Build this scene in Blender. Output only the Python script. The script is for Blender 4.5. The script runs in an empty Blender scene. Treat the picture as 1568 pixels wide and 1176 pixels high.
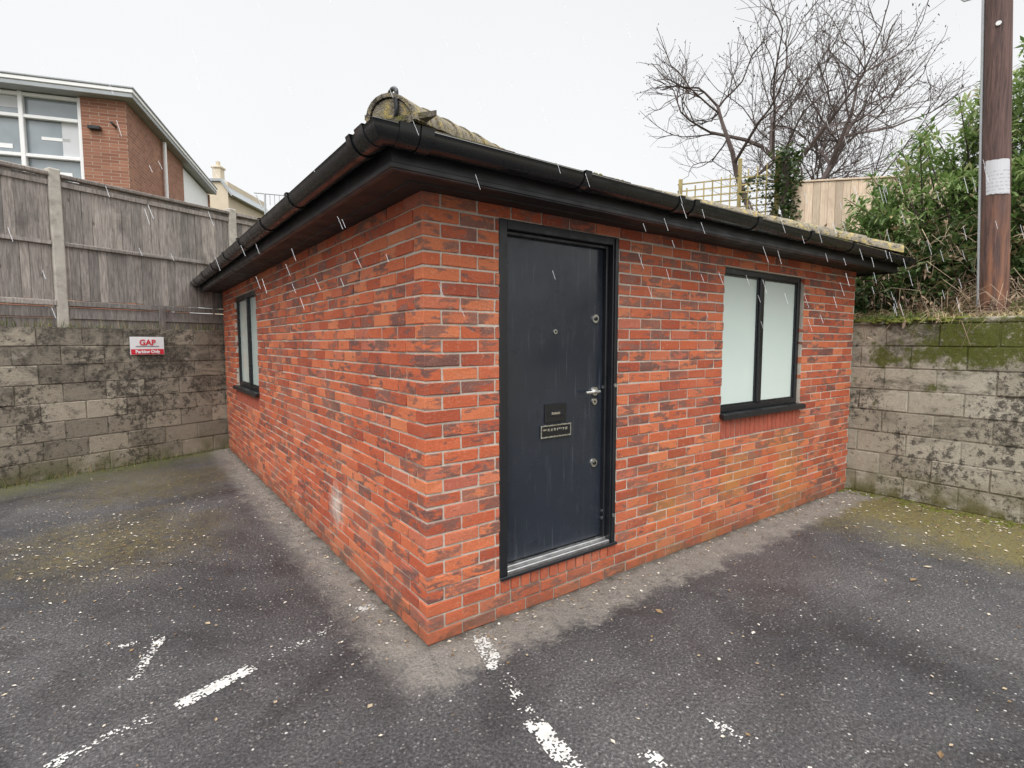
import bpy, bmesh, math, random
from mathutils import Vector, Matrix, noise
random.seed(7)
R=random.random
def U(a,b): return a+(b-a)*R()
scene=bpy.context.scene
# ---------- frames ----------
def RL(X,Y):            # survey frame (viewer-based metres) -> building frame
    return (.806*X+.592*Y-1.246, -.592*X+.806*Y-2.463)
def ident(u,d,z): return (u,d,z)
def leftmap(u,d,z): return (d,u,z)
def lw(u,d,z): return (-.918*u-.396*d, 6.70-.396*u+.918*d, z)
def rw(u,d,z): return (5.22+d, -u, z)      # right retaining wall, u toward viewer

# ---------- mesh builder ----------
class MB:
    def __init__(s): s.v=[];s.f=[];s.m=[];s.c=[];s.mats=[]
    def mi(s,mat):
        if mat not in s.mats: s.mats.append(mat)
        return s.mats.index(mat)
    def add(s,vs,fs,mat,rnd=None,mp=ident):
        if rnd is None: rnd=(R(),R(),R(),1)
        o=len(s.v); k=s.mi(mat)
        for v in vs: s.v.append(mp(*v)); s.c.append(rnd)
        for f in fs: s.f.append([o+i for i in f]); s.m.append(k)
    def box(s,a,b,mat,bev=0,mp=ident,rnd=None,jit=0):
        a=list(a);b=list(b)
        for i in range(3):
            if a[i]>b[i]: a[i],b[i]=b[i],a[i]
        bev=min(bev,min(b[i]-a[i] for i in range(3))*.45)
        if bev<=0:
            vs=[(x,y,z) for x in (a[0],b[0]) for y in (a[1],b[1]) for z in (a[2],b[2])]
            fs=[(0,1,3,2),(4,6,7,5),(0,4,5,1),(2,3,7,6),(0,2,6,4),(1,5,7,3)]
            s.add(vs,fs,mat,rnd,mp);return
        vs=[];idx={}
        for c in range(8):
            sg=[(c>>i)&1 for i in range(3)]
            for ax in range(3):
                p=[]
                for i in range(3):
                    base=b[i] if sg[i] else a[i]
                    if i!=ax: base+= -bev if sg[i] else bev
                    p.append(base+(U(-jit,jit) if jit else 0))
                idx[(c,ax)]=len(vs);vs.append(tuple(p))
        fs=[]
        def cc(d): return sum((d[i]<<i) for i in range(3))
        for ax in range(3):
            o1,o2=[i for i in range(3) if i!=ax]
            for sgn in (0,1):
                q=[]
                for (p1,p2) in ((0,0),(1,0),(1,1),(0,1)):
                    q.append(idx[(cc({ax:sgn,o1:p1,o2:p2}),ax)])
                fs.append(q)
            for s1 in (0,1):
                for s2 in (0,1):
                    c0=cc({ax:0,o1:s1,o2:s2});c1=cc({ax:1,o1:s1,o2:s2})
                    fs.append([idx[(c0,o1)],idx[(c1,o1)],idx[(c1,o2)],idx[(c0,o2)]])
        for c in range(8): fs.append([idx[(c,0)],idx[(c,1)],idx[(c,2)]])
        s.add(vs,fs,mat,rnd,mp)
    def tube(s,pts,rads,n,mat,rnd=None,cap=True,mp=ident):
        vs=[];fs=[]
        pts=[Vector(p) for p in pts]
        for i,p in enumerate(pts):
            t=(pts[min(i+1,len(pts)-1)]-pts[max(i-1,0)])
            if t.length<1e-9: t=Vector((0,0,1))
            t.normalize()
            if i==0: ref=Vector((1,0,0)) if abs(t.x)<.8 else Vector((0,1,0))
            a=t.cross(ref)
            if a.length<1e-6: a=t.orthogonal()
            a.normalize(); bb=t.cross(a)
            r=rads[i] if isinstance(rads,(list,tuple)) else rads
            for k in range(n):
                an=2*math.pi*k/n
                q=p+a*(math.cos(an)*r)+bb*(math.sin(an)*r); vs.append(tuple(q))
        for i in range(len(pts)-1):
            for k in range(n):
                fs.append([i*n+k,i*n+(k+1)%n,(i+1)*n+(k+1)%n,(i+1)*n+k])
        if cap:
            fs.append(list(range(n)));fs.append(list(range((len(pts)-1)*n,len(pts)*n)))
        s.add(vs,fs,mat,rnd,mp)
    def obj(s,name,parent=None,smooth=False,recalc=True,angle=None):
        me=bpy.data.meshes.new(name); me.from_pydata(s.v,[],s.f)
        for m in s.mats: me.materials.append(m)
        me.polygons.foreach_set('material_index',s.m)
        at=me.attributes.new('rnd','FLOAT_COLOR','POINT')
        flat=[x for c in s.c for x in (list(c)+[1])[:4]]
        at.data.foreach_set('color',flat)
        if recalc:
            bm=bmesh.new();bm.from_mesh(me);bmesh.ops.recalc_face_normals(bm,faces=bm.faces);bm.to_mesh(me);bm.free()
        if smooth: me.polygons.foreach_set('use_smooth',[True]*len(me.polygons))
        me.update()
        o=bpy.data.objects.new(name,me);scene.collection.objects.link(o)
        if parent: o.parent=parent
        return o
def empty(name):
    e=bpy.data.objects.new(name,None);scene.collection.objects.link(e);e.empty_display_size=.2;return e

# ---------- material helpers ----------
class M:
    def __init__(s,name,rough=.8,metal=0,spec=.5):
        s.m=bpy.data.materials.new(name);s.m.use_nodes=True;s.nt=s.m.node_tree
        s.b=s.nt.nodes['Principled BSDF'];s.b.inputs['Roughness'].default_value=rough
        s.b.inputs['Metallic'].default_value=metal;s.b.inputs['Specular IOR Level'].default_value=spec
        s.pos=s.n('ShaderNodeNewGeometry').outputs['Position']
        s._a=None
    def n(s,t,**k):
        x=s.nt.nodes.new(t)
        for a,b in k.items(): setattr(x,a,b)
        return x
    def set(s,inp,v):
        if isinstance(v,bpy.types.NodeSocket): s.nt.links.new(v,inp)
        else:
            if inp.type=='RGBA' and len(v)==3: v=(*v,1)
            inp.default_value=v
    @property
    def rnd(s):
        if s._a is None:
            a=s.n('ShaderNodeAttribute');a.attribute_name='rnd'
            sp=s.n('ShaderNodeSeparateColor');s.nt.links.new(a.outputs['Color'],sp.inputs[0]);s._a=(a.outputs['Color'],sp.outputs)
        return s._a
    def math(s,op,a,b=0,c=0,clamp=False):
        x=s.n('ShaderNodeMath',operation=op);x.use_clamp=clamp
        s.set(x.inputs[0],a);s.set(x.inputs[1],b);s.set(x.inputs[2],c);return x.outputs[0]
    def vmath(s,op,a,b):
        x=s.n('ShaderNodeVectorMath',operation=op);s.set(x.inputs[0],a);s.set(x.inputs[1],b)
        return x.outputs['Value'] if op in('DISTANCE','LENGTH','DOT_PRODUCT') else x.outputs[0]
    def noise(s,scale,detail=3,vec=None,rough=.55,dist=0,stretch=None):
        x=s.n('ShaderNodeTexNoise');x.inputs['Scale'].default_value=scale;x.inputs['Detail'].default_value=min(detail,4)
        x.inputs['Roughness'].default_value=rough;x.inputs['Distortion'].default_value=dist
        v=vec or s.pos
        if stretch: v=s.vmath('MULTIPLY',v,stretch)
        s.set(x.inputs['Vector'],v);return x.outputs['Fac']
    def voro(s,scale,vec=None,feature='F1',out='Distance'):
        x=s.n('ShaderNodeTexVoronoi');x.feature=feature;x.inputs['Scale'].default_value=scale
        s.set(x.inputs['Vector'],vec or s.pos);return x.outputs[out]
    def mr(s,v,a,b,c=0.,d=1.,smooth=False):
        x=s.n('ShaderNodeMapRange');x.clamp=True
        if smooth:x.interpolation_type='SMOOTHSTEP'
        s.set(x.inputs[0],v)
        for i,q in enumerate((a,b,c,d)): x.inputs[i+1].default_value=q
        return x.outputs[0]
    def ramp(s,v,stops):
        x=s.n('ShaderNodeValToRGB');e=x.color_ramp.elements
        while len(e)<len(stops): e.new(.5)
        for i,(p,c) in enumerate(stops): e[i].position=p;e[i].color=(*c,1)
        s.set(x.inputs[0],v);return x.outputs[0]
    def mix(s,f,a,b,mode='MIX'):
        x=s.n('ShaderNodeMix',data_type='RGBA',blend_type=mode)
        s.set(x.inputs['Factor'],f);s.set(x.inputs[6],a);s.set(x.inputs[7],b);return x.outputs[2]
    def xyz(s):
        x=s.n('ShaderNodeSeparateXYZ');s.set(x.inputs[0],s.pos);return x.outputs
    def bump(s,h,strength=.5,dist=.01,prev=None):
        x=s.n('ShaderNodeBump');x.inputs['Strength'].default_value=strength;x.inputs['Distance'].default_value=dist
        s.set(x.inputs['Height'],h)
        if prev: s.set(x.inputs['Normal'],prev)
        return x.outputs[0]
    def fin(s,col,rough=None,nrm=None):
        s.set(s.b.inputs['Base Color'],col)
        if rough is not None: s.set(s.b.inputs['Roughness'],rough)
        if nrm is not None: s.set(s.b.inputs['Normal'],nrm)
        return s.m

# brick
def mk_brick():
    m=M('red_brick_faces',.8,spec=.35);rc,rs=m.rnd
    v=m.vmath('ADD',m.pos,m.vmath('MULTIPLY',rc,(9,9,9)))
    base=m.ramp(rs[0],[(0,(.36,.078,.042)),(.25,(.49,.108,.050)),(.6,(.59,.145,.063)),(.85,(.66,.205,.092)),(1,(.48,.135,.088))])
    n1=m.noise(8,3,v,.65,.3,(1,1,3.0))
    thr=m.math('MULTIPLY',m.math('SUBTRACT',rs[1],.5),.24)
    k=m.mr(m.math('ADD',n1,thr),.515,.61,0,.82)
    dark=m.ramp(rs[2],[(0,(.115,.077,.073)),(.6,(.175,.102,.088)),(1,(.25,.115,.09))])
    c=m.mix(k,base,dark)
    n2=m.noise(38,3,v,.7)
    c=m.mix(m.mr(n2,.56,.72,0,.4),c,(.68,.35,.23))
    fine=m.noise(150,2,None,.7)
    c=m.mix(1.,c,m.mix(fine,(.55,.55,.55),(1.38,1.38,1.38)),'MULTIPLY')
    x,y,z=m.xyz()
    a=m.math('MULTIPLY',m.mr(z,1.0,.45),m.mr(x,1.45,2.1)); a=m.math('MULTIPLY',a,m.mr(m.noise(2.2,4),.38,.58)); a=m.math('MULTIPLY',a,m.mr(y,.2,.1))
    a=m.math('MULTIPLY',a,m.mr(x,4.9,3.6)); a=m.math('MULTIPLY',a,m.mr(rs[0],0,1,.3,.72))
    c=m.mix(a,c,(.50,.225,.055))
    d=m.math('ADD',m.vmath('DISTANCE',m.pos,(0,1.48,.40)),m.math('MULTIPLY',m.math('SUBTRACT',m.noise(18,4),.5),.28))
    c=m.mix(m.mr(d,.20,.02,0,.8),c,(.62,.56,.5))
    c=m.mix(m.mr(m.noise(1.4,4),.52,.72,0,.25),c,(.60,.28,.18))
    c=m.mix(m.math('MULTIPLY',m.mr(z,.25,.0),m.mr(m.noise(12,4),.3,.7,.2,.8)),c,(.13,.085,.055))
    nb=m.bump(m.noise(60,4,None,.7),.8,.008)
    return m.fin(c,m.mr(k,0,1,.8,.5),nb)
BR=mk_brick()
def simple(name,col,rough=.6,metal=0,var=.25,scale=8,bs=0,bscale=80,spec=.5,dirt=None):
    m=M(name,rough,metal,spec)
    n=m.noise(scale,4)
    c=m.mix(n,tuple(x*(1-var) for x in col),tuple(min(1,x*(1+var)) for x in col))
    if dirt: c=m.mix(m.mr(m.noise(scale*.4,4,None,.7),.5,.75,0,dirt[1]),c,dirt[0])
    nb=m.bump(m.noise(bscale,4),bs,.005) if bs else None
    return m.fin(c,m.mr(m.noise(scale*1.7,2),.3,.7,max(.05,rough-.12),min(1,rough+.12)),nb)
SOLD=simple('soldier_course_brick',(.40,.095,.055),.8,var=.35,scale=14,bs=.6,bscale=60,dirt=((.20,.07,.05),.6))
def mk_mortar():
    m=M('mortar',.95,spec=.2);x,y,z=m.xyz()
    c=m.mix(m.noise(5,4),(.42,.365,.305),(.74,.67,.57))
    c=m.mix(m.mr(m.noise(2,3),.5,.65,0,.4),c,(.30,.24,.20))
    c=m.mix(m.mr(m.noise(90,3),.48,.75,0,.45),c,(.30,.24,.20))
    c=m.mix(m.mr(z,.3,0,0,.6),c,(.18,.14,.10))
    return m.fin(c,None,m.bump(m.noise(140,3),.8,.005))
MORT=mk_mortar()
BLACK=simple('black_upvc',(.012,.013,.015),.27,var=.3,scale=5)
FASC=simple('black_fascia_board',(.015,.015,.017),.4,var=.3,scale=4)
SOFF=simple('dark_brown_soffit',(.017,.014,.013),.6,var=.3,scale=4)
FRAME=simple('anthracite_frame_paint',(.012,.013,.016),.35,var=.2,scale=6)
def mk_door():
    m=M('slate_blue_door_paint',.3)
    n=m.noise(2.2,4,None,.6,.5)
    c=m.mix(n,(.016,.020,.029),(.030,.036,.048))
    st=m.noise(2.5,4,None,.65,.3,(9,9,1.2))
    c=m.mix(m.mr(st,.56,.75,0,.35),c,(.075,.084,.10))
    c=m.mix(m.mr(m.noise(6,4,None,.7),.60,.72,0,.5),c,(.010,.012,.016))
    dr=m.noise(3,3,None,.6,.2,(26,26,.8));c=m.mix(m.mr(dr,.63,.70,0,.45),c,(.10,.11,.125))
    return m.fin(c,m.mr(m.noise(3,4,None,.65),.35,.65,.10,.36),m.bump(m.noise(3,2),.14,.01))
DOOR=mk_door()
CHROME=simple('brushed_steel',(.68,.68,.66),.25,1,var=.15,scale=30)
ALU=simple('aluminium_threshold',(.60,.60,.59),.45,1,var=.25,scale=14,dirt=((.15,.12,.1),.5))
def mk_frost():
    m=M('frosted_window_film',.22)
    x,y,z=m.xyz()
    c=m.mix(m.noise(1.3,3),(.64,.77,.71),(.78,.86,.82))
    c=m.mix(m.mr(z,1.2,2.25,0,.2),c,(.56,.68,.64))
    m.b.inputs['Coat Weight'].default_value=.6
    m.b.inputs['Coat Roughness'].default_value=.06
    return m.fin(c)
FROST=mk_frost()
def mk_tile():
    m=M('mossy_roof_tile',.9,spec=.25)
    c=m.mix(m.noise(14,4),(.07,.06,.05),(.18,.155,.12))
    c=m.mix(m.mr(m.noise(9,4,None,.75),.47,.62,0,.9),c,(.13,.125,.03))
    c=m.mix(m.mr(m.noise(30,4,None,.75),.57,.70,0,.7),c,(.34,.31,.22))
    return m.fin(c,None,m.bump(m.noise(45,4,None,.7),.9,.02))
TILE=mk_tile()
def mk_hip():
    m=M('lichened_hip_tile',.9,spec=.25)
    c=m.mix(m.noise(10,4),(.15,.13,.10),(.34,.30,.23))
    c=m.mix(m.mr(m.noise(16,4,None,.75),.50,.62,0,.9),c,(.46,.36,.13))
    c=m.mix(m.mr(m.noise(26,4,None,.75),.52,.62,0,.9),c,(.055,.05,.04))
    return m.fin(c,None,m.bump(m.noise(55,4,None,.7),.9,.014))
HIP=mk_hip()
MOSS=simple('moss',(.12,.13,.03),1,var=.55,scale=40,bs=1,bscale=150,spec=.1)
def mk_block(name,moss,left):
    m=M(name,.95,spec=.2);rc,rs=m.rnd
    v=m.vmath('ADD',m.pos,m.vmath('MULTIPLY',rc,(3,3,3)))
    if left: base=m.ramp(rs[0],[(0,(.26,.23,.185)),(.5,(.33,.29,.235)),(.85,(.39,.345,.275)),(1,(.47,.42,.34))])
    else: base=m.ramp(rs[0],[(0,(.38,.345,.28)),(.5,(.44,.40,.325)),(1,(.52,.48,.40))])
    c=m.mix(m.noise(24,4,v,.7),m.mix(1,base,(.68,.68,.68),'MULTIPLY'),m.mix(1,base,(1.24,1.24,1.2),'MULTIPLY'))
    x,y,z=m.xyz()
    hi=m.mr(z,.3,1.85,-.06 if left else -.04,.15 if left else .07)
    st=m.mr(m.math('ADD',m.noise(1.7,4,None,.75,.6,(1,1,1.6)),hi),.51,.66,0,.88)
    st=m.math('MULTIPLY',st,m.mr(m.noise(26,3,None,.8),.35,.55,.45,1))
    c=m.mix(st,c,(.070,.064,.055) if left else (.085,.08,.055))
    sp=m.mr(m.math('ADD',m.noise(14,4,None,.85),m.mr(m.noise(1.3,3),.35,.65,-.10,.10)),.54,.64,0,.85)
    c=m.mix(sp,c,(.06,.054,.045))
    wh=m.mr(m.noise(5,4,None,.75),.62,.72,0,.4);c=m.mix(wh,c,(.60,.56,.49))
    if moss:
        # moss cushions on the upper courses, thickest about 1.3 m from the building
        d=m.vmath('DISTANCE',m.vmath('MULTIPLY',m.pos,(0,.75,1.5)),(0,-.85,2.45))
        d=m.math('ADD',d,m.math('MULTIPLY',m.math('SUBTRACT',m.noise(4,4,None,.8),.5),1.0))
        g=m.math('MULTIPLY',m.mr(d,.42,.30,0,.95),m.mr(m.noise(20,3,None,.8),.32,.46))
        mm=m.math('ADD',m.noise(1.9,4,None,.75),m.mr(z,.95,1.8,-.12,.10))
        g=m.math('MAXIMUM',g,m.math('MULTIPLY',m.mr(mm,.53,.59,0,.92),m.mr(m.noise(22,3,None,.8),.34,.48)))
        c=m.mix(g,c,m.mix(m.noise(30,4,None,.8),(.03,.036,.010),(.16,.18,.03)))
        g2=m.math('MULTIPLY',m.mr(z,.35,0),m.mr(m.noise(4,4),.36,.52));c=m.mix(g2,c,(.13,.12,.04))
    else:
        g2=m.math('MULTIPLY',m.mr(z,.35,0),m.mr(m.noise(4,4),.4,.6,0,.8));c=m.mix(g2,c,(.11,.11,.045))
    return m.fin(c,None,m.bump(m.noise(60,4,None,.8),1,.018))
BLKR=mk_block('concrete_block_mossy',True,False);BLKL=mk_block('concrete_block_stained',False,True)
def mk_wood(name,c1,c2,dark):
    m=M(name,.9,spec=.2);rc,rs=m.rnd
    v=m.vmath('ADD',m.pos,m.vmath('MULTIPLY',rc,(5,5,5)))
    g=m.noise(6,4,v,.7,.4,(9,9,.8))
    c=m.mix(m.mr(g,.3,.7),c1,c2)
    c=m.mix(1,c,m.mix(rs[0],(.66,.66,.66),(1.22,1.2,1.17)),'MULTIPLY')
    c=m.mix(m.mr(m.noise(1.6,4,None,.7,.4,(2,2,1)),.52,.72,0,.65),c,dark)
    kn=m.mr(m.voro(5,m.vmath('MULTIPLY',v,(1,1,.5))),.02,.09,.7,0);c=m.mix(kn,c,(.035,.03,.028))
    return m.fin(c,None,m.bump(g,.6,.008))
WOODL=mk_wood('weathered_grey_timber',(.15,.132,.122),(.40,.365,.335),(.085,.075,.07))
WOODR=mk_wood('pale_larch_timber',(.52,.40,.30),(.74,.61,.48),(.42,.32,.24))
TREL=mk_wood('trellis_timber',(.28,.22,.09),(.50,.42,.20),(.16,.13,.06))
CONC=simple('concrete_post',(.42,.39,.34),.95,var=.3,scale=12,bs=.7,dirt=((.16,.14,.12),.7))
def mk_pole():
    m=M('creosoted_pole',.75);g=m.noise(3,4,None,.7,.5,(14,14,.7));x,y,z=m.xyz()
    c=m.mix(m.mr(g,.3,.7),(.045,.026,.024),(.17,.095,.08))
    c=m.mix(m.math('MULTIPLY',m.mr(z,3.5,2.4),m.mr(m.noise(5,4,None,.6,0,(4,4,.5)),.40,.65,0,.8)),c,(.31,.135,.07))
    c=m.mix(m.mr(m.noise(2.5,4,None,.8,0,(16,16,.5)),.60,.66,0,.8),c,(.02,.014,.012))
    return m.fin(c,None,m.bump(g,.9,.012))
POLE=mk_pole()
def mk_paper():
    m=M('weathered_white_notice',.6);x,y,z=m.xyz()
    c=m.mix(m.noise(9,4),(.50,.50,.53),(.64,.64,.66))
    ln=m.math('FRACT',m.math('MULTIPLY',z,28));tx=m.math('MULTIPLY',m.math('GREATER_THAN',ln,.6),m.mr(m.noise(70,2,None,.6,0,(1,1,.3)),.48,.52))
    c=m.mix(m.math('MULTIPLY',tx,m.mr(z,3.34,3.32,0,.4)),c,(.2,.2,.22))
    return m.fin(c)
PAPER=mk_paper()
GALV=simple('galvanised_conduit',(.42,.44,.45),.5,.3,var=.2)
BARK=simple('bare_tree_bark',(.085,.062,.055),.95,var=.4,scale=6,bs=.4)
def mk_leaf(name,stops,tr=.3):
    m=M(name,.5,spec=.4);rc,rs=m.rnd
    c=m.ramp(rs[0],stops);nt=m.nt
    m.fin(c)
    t=m.n('ShaderNodeBsdfTranslucent');m.set(t.inputs['Color'],c)
    mx=m.n('ShaderNodeMixShader');mx.inputs[0].default_value=tr
    nt.links.new(m.b.outputs[0],mx.inputs[1]);nt.links.new(t.outputs[0],mx.inputs[2])
    nt.links.new(mx.outputs[0],nt.nodes['Material Output'].inputs[0]);return m.m
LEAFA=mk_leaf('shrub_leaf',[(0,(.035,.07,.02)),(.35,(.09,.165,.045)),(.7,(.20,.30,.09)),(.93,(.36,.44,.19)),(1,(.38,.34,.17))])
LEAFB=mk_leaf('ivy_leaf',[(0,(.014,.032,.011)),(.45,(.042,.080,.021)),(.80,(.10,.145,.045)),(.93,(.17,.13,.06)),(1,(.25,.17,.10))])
GRASS=mk_leaf('rough_grass_blade',[(0,(.07,.12,.025)),(.4,(.16,.21,.045)),(.6,(.34,.27,.13)),(1,(.52,.42,.24))])
DEAD=mk_leaf('dead_stem',[(0,(.08,.05,.03)),(.5,(.22,.14,.085)),(1,(.42,.32,.21))],.1)
LITT=mk_leaf('dry_leaf',[(0,(.12,.07,.035)),(.35,(.30,.20,.10)),(.6,(.50,.42,.3)),(1,(.75,.72,.65))],.1)
BANK=simple('bank_soil_and_grass',(.07,.065,.028),1,var=.6,scale=7,bs=1,bscale=30,spec=.1,dirt=((.06,.04,.025),.8))

# ---------- ground ----------
def mk_asphalt():
    m=M('wet_asphalt',.6);x,y,z=m.xyz()
    f=m.noise(70,4,None,.85)
    c=m.ramp(f,[(.30,(.022,.021,.023)),(.46,(.066,.064,.067)),(.58,(.138,.134,.134)),(.70,(.36,.35,.34))])
    big=m.noise(.6,4,None,.6,.6)
    c=m.mix(1,c,m.mix(m.mr(big,.35,.65),(.46,.46,.49),(1.35,1.33,1.31)),'MULTIPLY')
    # damp dark patches
    wet=m.mr(m.noise(1.3,4,None,.7,.8),.50,.62)
    c=m.mix(m.math('MULTIPLY',wet,.45),c,m.mix(1,c,(.35,.35,.37),'MULTIPLY'))
    vs=m.voro(60);vc=m.voro(60,None,'F1','Color')
    sp=m.n('ShaderNodeSeparateColor');m.set(sp.inputs[0],vc)
    st=m.math('MULTIPLY',m.mr(vs,.36,.26),m.math('GREATER_THAN',sp.outputs[0],.84))
    c=m.mix(m.math('MULTIPLY',st,.7),c,(.38,.36,.34))
    g=m.math('MULTIPLY',m.mr(vs,.42,.3),m.math('GREATER_THAN',sp.outputs[1],.988))
    c=m.mix(g,c,(.7,.69,.65))
    def blob(cx,cy,r,soft):
        d=m.vmath('DISTANCE',m.pos,(cx,cy,0));d=m.math('ADD',d,m.math('MULTIPLY',m.math('SUBTRACT',m.noise(2.2,4,None,.7),.5),r*1.7))
        return m.mr(d,r,r-soft)
    det=m.mr(m.noise(16,4,None,.8),.38,.58)
    film=m.mix(m.noise(34,3,None,.8),(.05,.04,.018),(.28,.22,.08))
    k=m.math('MULTIPLY',blob(-1.35,2.9,1.0,.7),det);c=m.mix(m.math('MULTIPLY',k,.8),c,film)
    k=m.math('MULTIPLY',blob(-1.0,4.9,1.1,.7),det);c=m.mix(m.math('MULTIPLY',k,.75),c,film)
    edge=m.mr(m.math('ADD',x,m.math('MULTIPLY',m.noise(1.8,4,None,.7),1.5)),4.35,5.1)
    edge=m.math('MULTIPLY',edge,m.mr(y,.1,0)); c=m.mix(m.math('MULTIPLY',m.math('MULTIPLY',edge,m.mr(m.noise(20,4,None,.8),.3,.52)),.93),c,m.mix(m.noise(34,3,None,.8),(.06,.055,.018),(.38,.31,.09)))
    dl=m.math('ADD',m.math('ADD',m.math('MULTIPLY',x,.396),m.math('MULTIPLY',y,-.918)),6.151)
    dl=m.math('ADD',dl,m.math('MULTIPLY',m.math('SUBTRACT',m.noise(2,4,None,.7),.5),.9))
    k=m.math('MULTIPLY',m.mr(dl,.7,.0),det);c=m.mix(m.math('MULTIPLY',k,.9),c,m.mix(m.noise(34,3,None,.8),(.06,.06,.02),(.30,.31,.06)))
    jit=m.math('MULTIPLY',m.math('SUBTRACT',m.noise(3.5,4,None,.85),.5),.55)
    dr=m.math('ADD',m.math('MULTIPLY',y,-1),jit);dlf=m.math('ADD',m.math('MULTIPLY',x,-1),jit)
    cr=m.math('MULTIPLY',m.mr(dr,.38,.27),m.mr(m.math('ADD',x,jit),-.32,-.15))
    cl=m.math('MULTIPLY',m.mr(dlf,.32,.18),m.mr(m.math('ADD',y,jit),-.32,-.15));cl=m.math('MULTIPLY',cl,.6)
    cm=m.math('MULTIPLY',m.math('MAXIMUM',cr,cl),m.mr(x,5.3,5.1))
    cc=m.mix(m.noise(9,4,None,.8),(.17,.15,.13),(.50,.455,.40))
    cc=m.mix(m.mr(f,.42,.56,.5,0),cc,(.09,.085,.075))
    c=m.mix(m.math('MULTIPLY',cm,m.mr(m.noise(12,4,None,.85),.34,.48,.4,1)),c,cc)
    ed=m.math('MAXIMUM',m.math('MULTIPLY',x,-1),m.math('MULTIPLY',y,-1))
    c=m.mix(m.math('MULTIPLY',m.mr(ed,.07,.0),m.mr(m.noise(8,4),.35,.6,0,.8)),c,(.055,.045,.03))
    r=m.math('SUBTRACT',m.mr(m.noise(.8,4),.35,.65,.32,.6),m.math('MULTIPLY',wet,.12))
    r=m.math('ADD',r,m.math('MULTIPLY',cm,.3),clamp=True)
    nb=m.bump(m.math('ADD',f,m.math('MULTIPLY',vs,-.4)),1,.018)
    return m.fin(c,r,nb)
ASPH=mk_asphalt()
g=MB();S=300;g.add([(-S,-S,0),(S,-S,0),(S,S,0),(-S,S,0)],[(0,1,2,3)],ASPH);g.obj('asphalt_ground',recalc=False)

# worn paint
WHITE=simple('worn_white_road_paint',(.56,.55,.52),.8,var=.3,scale=40,bs=.8,bscale=90,dirt=((.22,.21,.2),.8))
pm=MB()
def paint(X0,Y0,X1,Y1,w,wear):
    a=Vector(RL(X0,Y0));b=Vector(RL(X1,Y1));d=b-a;L=d.length;d.normalize();n=Vector((-d.y,d.x));cs=.006
    nu=int(L/cs);nv=int(w/cs)
    for i in range(nu):
        for j in range(nv):
            p=a+d*(i*cs)+n*((j-nv/2)*cs)
            q=Vector((p.x,p.y,0))
            e=min(i,nu-1-i)*cs; e2=min(j,nv-1-j)*cs
            v=noise.noise(q*16)*.5+noise.noise(q*80)*.75+min(e,.04)*6+min(e2,.02)*9
            if v>wear:
                pm.add([(p.x,p.y,.004),*[( (p+o).x,(p+o).y,.004) for o in (d*cs,d*cs+n*cs,n*cs)]],[(0,1,2,3)],WHITE,(0,0,0,1))
paint(-1.51,2.24,-1.30,2.54,.085,.2)
paint(-1.95,1.72,-1.55,2.20,.08,.58)
paint(-1.95,2.83,-1.83,2.40,.065,.47)
paint(-2.12,2.70,-1.92,2.84,.05,.54)
paint(-1.27,2.60,-1.0,2.95,.07,.68)
paint(-.19,2.83,-.07,2.52,.10,.34)
paint(-.06,2.5,.08,2.18,.09,.74)
paint(.085,2.17,.27,1.84,.10,.26)
paint(.83,2.20,.99,2.0,.07,.53)
paint(.52,1.99,.62,1.86,.08,.42)
paint(-.96,3.10,-.84,3.16,.10,.38)
pm.obj('worn_parking_bay_markings',recalc=False)

# ---------- masonry ----------
def masonry(mb,mp,L,courses,ch,bl,depth,mat,jt,bev,holes,starts,jit=.0015,dj=.002):
    for c in range(courses):
        z0=c*ch+jt*.5;z1=(c+1)*ch-jt*.5
        u=starts(c)
        while u<L-.01:
            segs=[(u,min(u+bl,L))]
            for (h0,h1,hz0,hz1) in holes:
                if (z0+z1)/2>hz0 and (z0+z1)/2<hz1:
                    ns=[]
                    for (p,q) in segs:
                        if q<=h0 or p>=h1: ns.append((p,q))
                        else:
                            if p<h0: ns.append((p,h0))
                            if q>h1: ns.append((h1,q))
                    segs=ns
            for (p,q) in segs:
                if q-p>.02:
                    o=U(-dj,dj)
                    mb.box((p+U(-.001,.001),o,z0+U(-.0015,.0015)),(q,depth,z1+U(-.0015,.0015)),mat,bev,mp,jit=jit)
            u+=bl+jt
def mortar(mb,mp,u0,L,H,d0,d1,mat,holes):
    cuts=sorted(set([u0,L]+[h for x in holes for h in (x[0],x[1])]))
    for a,b in zip(cuts[:-1],cuts[1:]):
        mid=(a+b)/2;hs=[h for h in holes if h[0]<mid<h[1]]
        if not hs: mb.box((a,d0,0),(b,d1,H),mat,0,mp)
        else:
            h=hs[0];mb.box((a,d0,0),(b,d1,h[2]),mat,0,mp);mb.box((a,d0,h[3]),(b,d1,H),mat,0,mp)
LX,LY=5.2,6.66
house=empty('brick_outbuilding')
w=MB()
holesR=[(.475,1.45,.15,2.325),(2.70,4.05,.825,2.25)]
holesL=[(4.20,5.70,.825,2.25)]
masonry(w,ident,LX,32,.075,.2145,.1,BR,.0108,.0035,holesR,lambda c:0 if c%2==0 else .1125,.0022,.003)
masonry(w,leftmap,LY,32,.075,.2145,.1,BR,.0108,.0035,holesL,lambda c:.1125 if c%2==0 else 0,.0022,.0035)
def soldiers(mp,u0,u1,z0,z1,proud=0,mat=BR):
    u=u0+.006
    while u<u1-.03:
        e=min(u+.062,u1-.003);w.box((u,-proud+U(-.002,.002),z0+.008),(e,.1,z1-.005),mat,.003,mp,rnd=(U(.1,.5),U(0,.3),R(),1),jit=.0012);u+=.075
soldiers(ident,2.70,4.05,.825,1.01,.003,SOLD);soldiers(leftmap,4.20,5.70,.825,1.01,.003,SOLD)
soldiers(ident,.475,1.45,.15,.25,.006)
w.obj('brickwork',house)
w=MB()
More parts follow.
